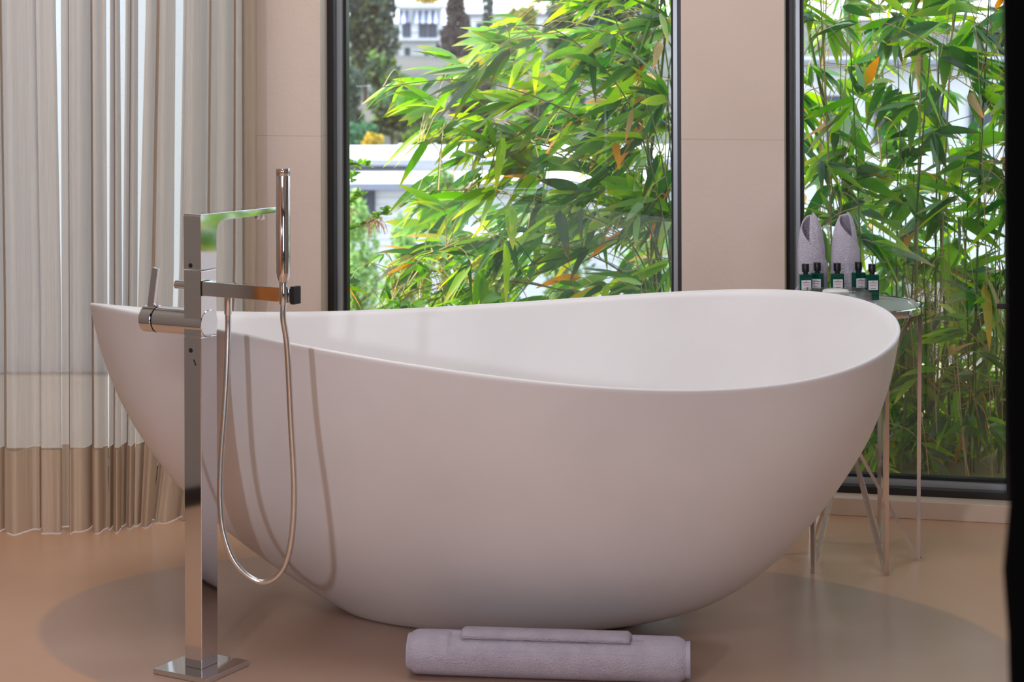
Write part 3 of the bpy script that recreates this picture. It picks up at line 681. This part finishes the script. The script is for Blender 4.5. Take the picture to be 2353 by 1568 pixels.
for a in (930, 975): bx(h0, D, a, a + 12, 110, 130, .1, 'window', M['hdark'], hs, -.1)
D = 230; p = P(1150, 80, D); h1 = Vector((p.x, D, ground(p.x, D) - .5)); hb = empty('long_white_building', h1); tag(hb, 'long low white building on the ridge behind the slender cypress', 'building')
bx(h1, D, 1075, 1260, 36, 95, 8, 'wall', M['hwhite'], hb); bx(h1, D, 1070, 1265, 30, 36, 9, 'roof', M['hgrey'], hb, -.5)
for a in (1095, 1140, 1170, 1210): bx(h1, D, a, a + 14, 52, 66, .1, 'window', M['hdark'], hb, -.1)
# flat roofed house below
p = P(950, 400, 50); h2 = Vector((p.x, 50, ground(p.x, 50) - .3)); fh = empty('flat_roof_house', h2); tag(fh, 'modern white house with two stacked flat roofs below the hillside', 'house')
def hb2(name, x0, x1, y0, y1, z0, z1, m): return MB().box(x0 - h2.x, x1 - h2.x, y0 - 50, y1 - 50, z0 - h2.z, z1 - h2.z).build(name, m, fh)
zU = P(900, 366, 50).z; zL = P(900, 421, 46).z
hb2('upper_roof', -6.5, 5.2, 50, 56.5, zU - .13, zU, M['hwhite']); hb2('fascia', -6.52, 5.22, 49.97, 50, zU - .14, zU - .01, M['hgrey'])
hb2('wall', -6.0, 4.8, 50.4, 56, zL, zU - .13, M['hwhite'])
hb2('window', -6.0, -2.6, 50.35, 50.4, zL + .02, zL + .12, M['hdark'])
hb2('lower_roof', -6.3, 6.2, 46, 51.2, zL - .15, zL, M['hwhite']); hb2('fascia', -6.32, 6.22, 45.97, 46, zL - .16, zL - .01, M['hgrey'])
hb2('siding_wall', -5.8, 5.9, 46.6, 51, ground(p.x, 50) - .3, zL - .15, M['siding'])
w = hb2('window', P(796, 460, 46.5).x, P(862, 460, 46.5).x, 46.5, 46.6, P(830, 500, 46.5).z, zL - .2, M['hdark'])
for k in range(3): hb2('chimney', P(915 + 75 * k, 345, 53).x, P(928 + 75 * k, 345, 53).x, 53, 53.3, zU, zU + .22, M['hwhite'])
p = P(1105, 600, 40); h3 = Vector((p.x, 40, ground(p.x, 40) - .3)); sh = empty('garden_building', h3); tag(sh, 'small white garden building low behind the bamboo leaves', 'building')
MB().box(-.9, 1.3, 0, 3, 0, P(1105, 560, 40).z - h3.z).build('wall', M['hwhite'], sh); zt = P(1105, 552, 40).z - h3.z; MB().box(-1, 1.4, -.2, 3.1, zt - .08, zt).build('roof', M['hwhite'], sh)
D = 38; p = P(2060, 300, D); h4 = Vector((p.x, D, ground(p.x, D) - .3)); nb = empty('neighbour_house', h4); tag(nb, 'pale house glimpsed through the bamboo of the right window', 'house')
bx(h4, D, 1850, 2420, 150, 640, 5, 'wall', M['hwhite'], nb); bx(h4, D, 1830, 2440, 135, 150, 6, 'roof', M['hgrey'], nb, -.5)
for a in (1900, 2010, 2120, 2230): bx(h4, D, a, a + 55, 220, 330, .1, 'window', M['hdark'], nb, -.1)
# ------------------------------------------------------------------ bamboo
LC = [(L(112, 176, 30), 5), (L(72, 142, 30), 5), (L(38, 104, 36), 4), (L(160, 205, 50), 4), (L(120, 170, 90), 2), (L(66, 110, 72), 3), (L(236, 160, 40), .55), (L(214, 182, 130), .6), (L(225, 205, 60), .4)]
LT = [c for c, w in LC for _ in range(int(w * 10))]
LD = [L(80, 150, 42), L(50, 118, 38), L(36, 94, 42), L(110, 168, 50), L(84, 136, 92), L(120, 160, 122), L(134, 186, 56), L(150, 180, 150)]
class Leaves:
    def __init__(s): s.v = []; s.f = []; s.c = []
    def leaf(s, p, d, Ln, W, col, rnd):
        d = d.normalized(); side = d.cross(Vector((0, 0, 1)))
        if side.length < .1: side = Vector((1, 0, 0))
        side.normalize(); side = (Matrix.Rotation(rnd.uniform(-1.3, 1.3), 3, d) @ side); nrm = side.cross(d).normalized()
        droop = rnd.uniform(.02, .28); curl = rnd.uniform(-.1, .1); K = 6; m = len(s.v)
        k2 = rnd.uniform(.82, 1.18); col = (col[0] * k2, col[1] * k2, col[2] * k2)
        tipc = (min(1, col[0] * 1.6 + .08), col[1] * 1.1, col[2])
        for i in range(K + 1):
            t = i / K; c = p + d * Ln * t + Vector((0, 0, -1)) * Ln * droop * t * t + side * Ln * curl * t * t
            w = W * .5 * (math.sin(PI * min(1, t ** .62)) ** .8 if 0 < t < 1 else 0) + .0006
            s.v += [c - side * w + nrm * w * .28, c, c + side * w + nrm * w * .28]
            cc = col if i < K - 1 else tipc; s.c += [cc] * 3
        for i in range(K):
            a = m + i * 3; s.f += [(a, a + 1, a + 4, a + 3), (a + 1, a + 2, a + 5, a + 4)]
    def build(s, name, parent):
        me = bpy.data.meshes.new(name); o_ = parent.location; me.from_pydata([tuple(Vector(q) - o_) for q in s.v], [], s.f); me.materials.append(M['leaf']); setcol(me, s.c)
        for p in me.polygons: p.use_smooth = True
        o = bpy.data.objects.new(name, me); COL.objects.link(o); o.parent = parent; return o
def PV(px, py, v):
    d = P(px, py, 1.0) - Vector((0, 0, CH)); t = (V.dot(Q0) + v) / V.dot(d); return Vector((0, 0, CH)) + d * t
def vof(p): return (Vector(p) - Q0).dot(V)
def inside(px, py, poly):
    r = False; n = len(poly)
    for i in range(n):
        x0, y0 = poly[i]; x1, y1 = poly[(i + 1) % n]
        if (y0 > py) != (y1 > py) and px < (x1 - x0) * (py - y0) / (y1 - y0) + x0: r = not r
    return r
def culm(pts, r, parent, m, name='culm'):
    fine = catmull(pts, 10); n = len(fine); rs = []
    for i in range(n):
        t = i / (n - 1); k = r * (1 - .55 * t); rs.append(k * (1.25 if i % 7 == 0 else 1))
    mb = MB().tube([q - parent.location for q in fine], rs, 8); return mb.build(name, m, parent, smooth=True)
def clump(name_label, base, culms, clusters, rnd, LTc, lmin=.09, lmax=.19, nl=(4, 8), twr=.0016, dirf=None, wk=.165):
    e = empty('bamboo_plant', base); tag(e, name_label, 'bamboo', 'bamboo plants outside the windows')
    paths = []
    for pts, r, m in culms: culm(pts, r, e, m); paths.append(catmull(pts, 8))
    Lv = Leaves(); tw = MB()
    allp = [q for pt in paths for q in pt[3:]]
    for c in clusters:
        # nearest point of a culm a bit lower feeds this twig
        cand = rnd.sample(allp, min(len(allp), 40)); best = min(cand, key=lambda q: (q - c).length + (.5 if q.z > c.z + .25 else 0) + rnd.uniform(0, .3))
        d = c - best; ln_ = d.length
        mid_ = best.lerp(c, .55) + Vector((0, 0, .10 * ln_ + .01))
        path = catmull([best, mid_, c], 5); tw.tube([q - e.location for q in path], [twr * (1.3 - .8 * i / (len(path) - 1)) for i in range(len(path))], 5)
        dd = (c - mid_).normalized() if ln_ > .05 else Vector((-1, 0, 0))
        if dirf: dd = (dd * .6 + dirf(c, rnd)).normalized()
        k = rnd.randint(*nl); dark = rnd.random()
        for j in range(k):
            t = j / max(1, k - 1); p = path[-1].lerp(path[-4], (1 - t) * .9) if len(path) > 4 else c
            sp_ = rnd.uniform(-.9, .9) * (1 - .5 * t); up = rnd.uniform(-.55, .45)
            q = Matrix.Rotation(rnd.uniform(-.9, .9), 3, 'Z') @ dd; q = (q + Vector((rnd.uniform(-.35, .35), rnd.uniform(-.35, .35), up))).normalized()
            Ln = rnd.uniform(lmin, lmax)
            if vof(p) < .27 or vof(p + q * Ln) < .27: continue
            Lv.leaf(p, q, Ln, Ln * wk * rnd.uniform(.75, 1.25), rnd.choice(LTc), rnd)
    tw.build('twigs', M['cane'], e, smooth=True); Lv.build('foliage', e); return e
rnd = random.Random(5)
def wl(u, v, z): return WM @ Vector((u, v, z))
# clump outside the left window, rooted behind the pillar, arching left
uA = hu(1530, .8); baseA = wl(uA, .8, .0)
cul = []
for k in range(11):
    px_b = rnd.uniform(1500, 1600); D_ = rnd.uniform(5.95, 6.35)
    b_ = P(px_b, 1300, D_); b_.z = 0
    pts = [b_, P(px_b + rnd.uniform(-15, 10), 700, D_), P(px_b + rnd.uniform(-40, 10), 420, D_), P(px_b + rnd.uniform(-70, 5), 180, D_), P(px_b + rnd.uniform(-120, 5), -30, D_ - .05), P(px_b + rnd.uniform(-240, 0), -220, D_ - .1)]
    cul.append((pts, rnd.choice((.003, .0035, .004, .007)), M['culm']))
arch = [[(1540, 800), (1450, 560), (1300, 480), (1120, 440), (960, 440)], [(1530, 700), (1440, 380), (1290, 250), (1080, 185), (880, 200)], [(1540, 620), (1470, 300), (1380, 150), (1250, 60), (1100, 75)],
        [(1530, 760), (1420, 620), (1250, 560), (1080, 560), (960, 590)], [(1540, 780), (1400, 700), (1200, 650), (1020, 650), (900, 690)], [(1550, 560), (1480, 200), (1420, 60), (1380, -60)], [(1530, 640), (1400, 400), (1230, 330), (1050, 310), (960, 330)]]
for a in arch:
    D_ = rnd.uniform(5.7, 6.1); b_ = P(a[0][0], 1300, D_ + .1); b_.z = 0
    cul.append(([b_] + [P(x, y, D_) for x, y in a], .0028, M['culm']))
mask = [(1560, -60), (1310, -60), (1340, 70), (1180, 60), (1060, 130), (880, 190), (900, 230), (1010, 270), (965, 310), (950, 350), (1020, 390), (960, 440), (990, 520), (960, 590), (1000, 640), (880, 700), (860, 760), (1560, 760)]
cl = []
while len(cl) < 265:
    px, py = rnd.uniform(850, 1575), rnd.uniform(-60, 750)
    if inside(px, py, mask) and rnd.random() < .35 + .65 * (px - 850) / 600:
        cl.append(PV(px, py, rnd.uniform(.38, 1.15)))
def dl(c, r): return Vector((-.75, -.12, -.12 if c.z < 1.0 else .05))
clump('tall bamboo with leaves arching leftwards outside the left window', baseA, cul, cl, rnd, LT, .09, .19, dirf=dl, wk=.18)
# young shoots low at the left
bs = P(900, 1250, 6.2); bs.z = 0
cul = []
for k in range(7):
    px_b = rnd.uniform(800, 1060); D_ = rnd.uniform(5.9, 6.5); b_ = P(px_b, 1300, D_); b_.z = 0
    cul.append(([b_, P(px_b + rnd.uniform(-20, 20), 900, D_), P(px_b + rnd.uniform(-40, 30), 720, D_), P(px_b + rnd.uniform(-60, 40), rnd.uniform(570, 640), D_)], .0022, M['cane']))
cl = [P(rnd.uniform(775, 1080), rnd.uniform(585, 800), rnd.uniform(5.8, 6.5)) for _ in range(62)]
clump('young thin bamboo shoots at the lower left of the left window', bs, cul, cl, rnd, LT + [L(150, 190, 110)] * 60, .05, .12, (3, 5), .0011, wk=.13)
# right window: two clumps
def rclump(label, pxa, pxb, ncul, ncl, seed, thick, depth=(.34, 1.2), spread=None):
    rnd = random.Random(seed); b_ = P((pxa + pxb) / 2, 1100, 5.9); b_.z = 0; cul = []
    for k in range(ncul):
        px_b = rnd.uniform(pxa, pxb); D_ = PV(px_b, 700, rnd.uniform(depth[0] + .08, depth[1])).y; q = P(px_b, 1200, D_); q.z = 0
        a = rnd.uniform(-60, 60); tp = rnd.choice((-260, 100, 400, 600))
        cul.append(([q, P(px_b + a * .3, 850, D_), P(px_b + a * .7, 850 * .5 + tp * .5, D_ - .03), P(px_b + a * 1.3, tp, D_ - .08)], rnd.choice((.0022, .003, .004)), rnd.choice((M['culm'], M['culm'], M['cane']))))
    for t in thick: q = P(t[0][0], 1200, t[-1][0]) if False else None
    for pts, r, D_ in thick:
        q = P(pts[0][0], 1200, D_); q.z = 0; cul.append(([q] + [P(x, y, D_) for x, y in pts], r, M['culm']))
    cl = []
    for _ in range(ncl):
        py = rnd.uniform(-60, 1090) if rnd.random() < .85 else rnd.uniform(700, 1090)
        cl.append(PV(rnd.uniform(*(spread or (pxa - 20, pxb + 20))), py, rnd.uniform(*depth)))
    return clump(label, b_, cul, cl, rnd, LD * 12 + LT, .08, .17, (4, 7), .0014, dirf=lambda c, r: Vector((r.choice((-1, 1)) * r.uniform(.2, 1), r.uniform(-.3, .1), r.uniform(-.6, .15))), wk=.2)
rclump('bamboo with one thick dark stem behind the standing towels, left half of the right window', 1845, 2070, 22, 200, 41, [([(2010, 900), (1985, 700), (1960, 520), (1925, 360), (1885, 200), (1850, 20), (1830, -160)], .0085, 5.95)])
rclump('dense bamboo filling the middle and right of the right window', 2070, 2400, 34, 270, 42, [([(2180, 900), (2165, 600), (2160, 300), (2200, 0), (2230, -200)], .005, 5.8)])
rclump('dark dense bamboo at the far right end of the right window', 2420, 4200, 36, 430, 43, [], (.34, 1.3))
# canes, dry stems near the ground of the right window
rnd = random.Random(77)
q = P(2100, 1100, 5.75); q.z = 0
cul = []
for k in range(34):
    px_b = rnd.uniform(1900, 2380); D_ = PV(px_b, 900, rnd.uniform(.33, .8)).y; b_ = P(px_b, 1200, D_); b_.z = 0.0; a = rnd.uniform(-120, 120)
    cul.append(([b_, P(px_b + a * .4, 1000, D_), P(px_b + a, rnd.uniform(650, 880), D_), P(px_b + a * 1.7, rnd.uniform(560, 760), D_ - .05)], .0018, M['cane']))
cl = [PV(rnd.uniform(1880, 2330), rnd.uniform(800, 1085), rnd.uniform(.34, .8)) for _ in range(60)]
clump('low tangle of dry straw-coloured bamboo canes behind the bottom rail of the right window', q, cul, cl, rnd, LD * 6 + LT, .06, .13, (3, 5), .0012, wk=.2)
# flowering shrub at the left edge of the left window
rnd = random.Random(12); bs = P(780, 1300, 6.6); bs.z = 0
e = empty('flowering_shrub', bs); tag(e, 'small-leaved shrub with pinkish blossoms at the left frame of the left window', 'shrub')
st = MB(); Lv = Leaves(); fl_ = MB()
br = [[(700, 900), (735, 700), (762, 470), (790, 440), (815, 400)], [(700, 900), (720, 600), (750, 390), (800, 378), (845, 380)], [(700, 800), (740, 540), (800, 528), (860, 505), (885, 480)], [(700, 900), (715, 500), (745, 330), (772, 300), (775, 250)], [(700, 900), (730, 650), (770, 500), (795, 470), (830, 450)]]
for b_ in br:
    pts = [Vector((bs.x, bs.y, 0))] + [P(x, y, 6.6 + .02 * i) for i, (x, y) in enumerate(b_)]; fine = catmull(pts, 10)
    st.tube([q - bs for q in fine], [.005 * (1.1 - i / len(fine)) for i in range(len(fine))], 6)
    for q in fine[22:]:
        for _ in range(2): Lv.leaf(q, Vector((rnd.uniform(-1, 1), rnd.uniform(-.5, .5), rnd.uniform(-.2, 1))), rnd.uniform(.022, .04), .014, rnd.choice([L(130, 180, 60), L(100, 160, 60), L(70, 130, 60)]), rnd)
st.build('stem', M['bark'], e, smooth=True); Lv.build('foliage', e)
M['blossom'] = mat('blossom', srgb(225, 150, 135), .8)
for (x, y) in ((858, 500), (868, 508), (876, 502), (850, 515), (795, 470), (800, 480), (777, 290), (779, 300)):
    c = P(x, y, 6.64) - bs
    for _ in range(9): d = Vector((rnd.gauss(0, 1), rnd.gauss(0, 1), -abs(rnd.gauss(0, 1.5)))).normalized(); fl_.tube([c, c + d * .03, c + d * .045 + Vector((0, 0, -.012))], [.0009, .0012, .0006], 4)
fl_.build('blossoms', M['blossom'], e)
# ------------------------------------------------------------------ light
w = bpy.data.worlds.new('sky'); S.world = w; w.use_nodes = True; nt = w.node_tree
bg = nt.nodes['Background']; tc = nt.nodes.new('ShaderNodeTexCoord'); sp = nt.nodes.new('ShaderNodeSeparateXYZ'); nt.links.new(tc.outputs['Generated'], sp.inputs[0])
cr = nt.nodes.new('ShaderNodeValToRGB'); nt.links.new(sp.outputs['Z'], cr.inputs['Fac']); cr.color_ramp.elements[0].position = 0; cr.color_ramp.elements[0].color = (.74, .79, .86, 1); cr.color_ramp.elements[1].position = .6; cr.color_ramp.elements[1].color = (.62, .74, .95, 1)
nt.links.new(cr.outputs[0], bg.inputs['Color']); bg.inputs['Strength'].default_value = 3.4
def light(name, typ, loc, tgt, energy, color=(1, 1, 1), size=1, size_y=None, **k):
    l = bpy.data.lights.new(name, typ); l.energy = energy; l.color = color
    if typ == 'AREA':
        l.size = size
        if size_y: l.shape = 'RECTANGLE'; l.size_y = size_y
    for a, b_ in k.items(): setattr(l, a, b_)
    o = bpy.data.objects.new(name, l); COL.objects.link(o); o.location = loc
    o.rotation_euler = (Vector(tgt) - Vector(loc)).to_track_quat('-Z', 'Y').to_euler(); return o
sun = light('sun', 'SUN', (0, 0, 10), Vector((0, 0, 10)) + (U * .62 + V * .12 + Vector((0, 0, -.62))), 6.5, (1, .96, .88), angle=.03)
light('rear_fill', 'AREA', (1.1, YB + .02, 1.4), (.2, 4.2, .7), 10, (.95, .96, 1), 1.8, 1.75)  # added fill panel behind the camera, brightens the room from the rear
light('room_lamp', 'AREA', (-1.2, .35, 1.28), (-.1, 4.2, .5), 28, (.82, .87, 1), .09)
light('ceiling_fill', 'AREA', (-.9, 4.1, CEIL - .02), (-.9, 4.1, 0), 19, (1, .97, .95), .8)  # unseen panels added below the ceiling as fill for tub, wall and floor
light('ceiling_fill', 'AREA', (.5, 3.9, CEIL - .02), (.4, 3.9, 0), 12, (.96, .98, 1), .8)
light('ceiling_fill', 'AREA', (-.6, 1.2, CEIL - .02), (-.6, 1.2, 0), 19, (.95, .98, 1), .8)
# ------------------------------------------------------------------ render look
S.view_settings.view_transform = 'Standard'; S.view_settings.look = 'None'; S.view_settings.exposure = 0.0; S.view_settings.gamma = 1; S.view_settings.use_curve_mapping = False
S.cycles.use_denoising = True; S.cycles.max_bounces = 10; S.cycles.transparent_max_bounces = 24; S.cycles.sample_clamp_indirect = 6; S.cycles.caustics_reflective = False; S.cycles.caustics_refractive = False
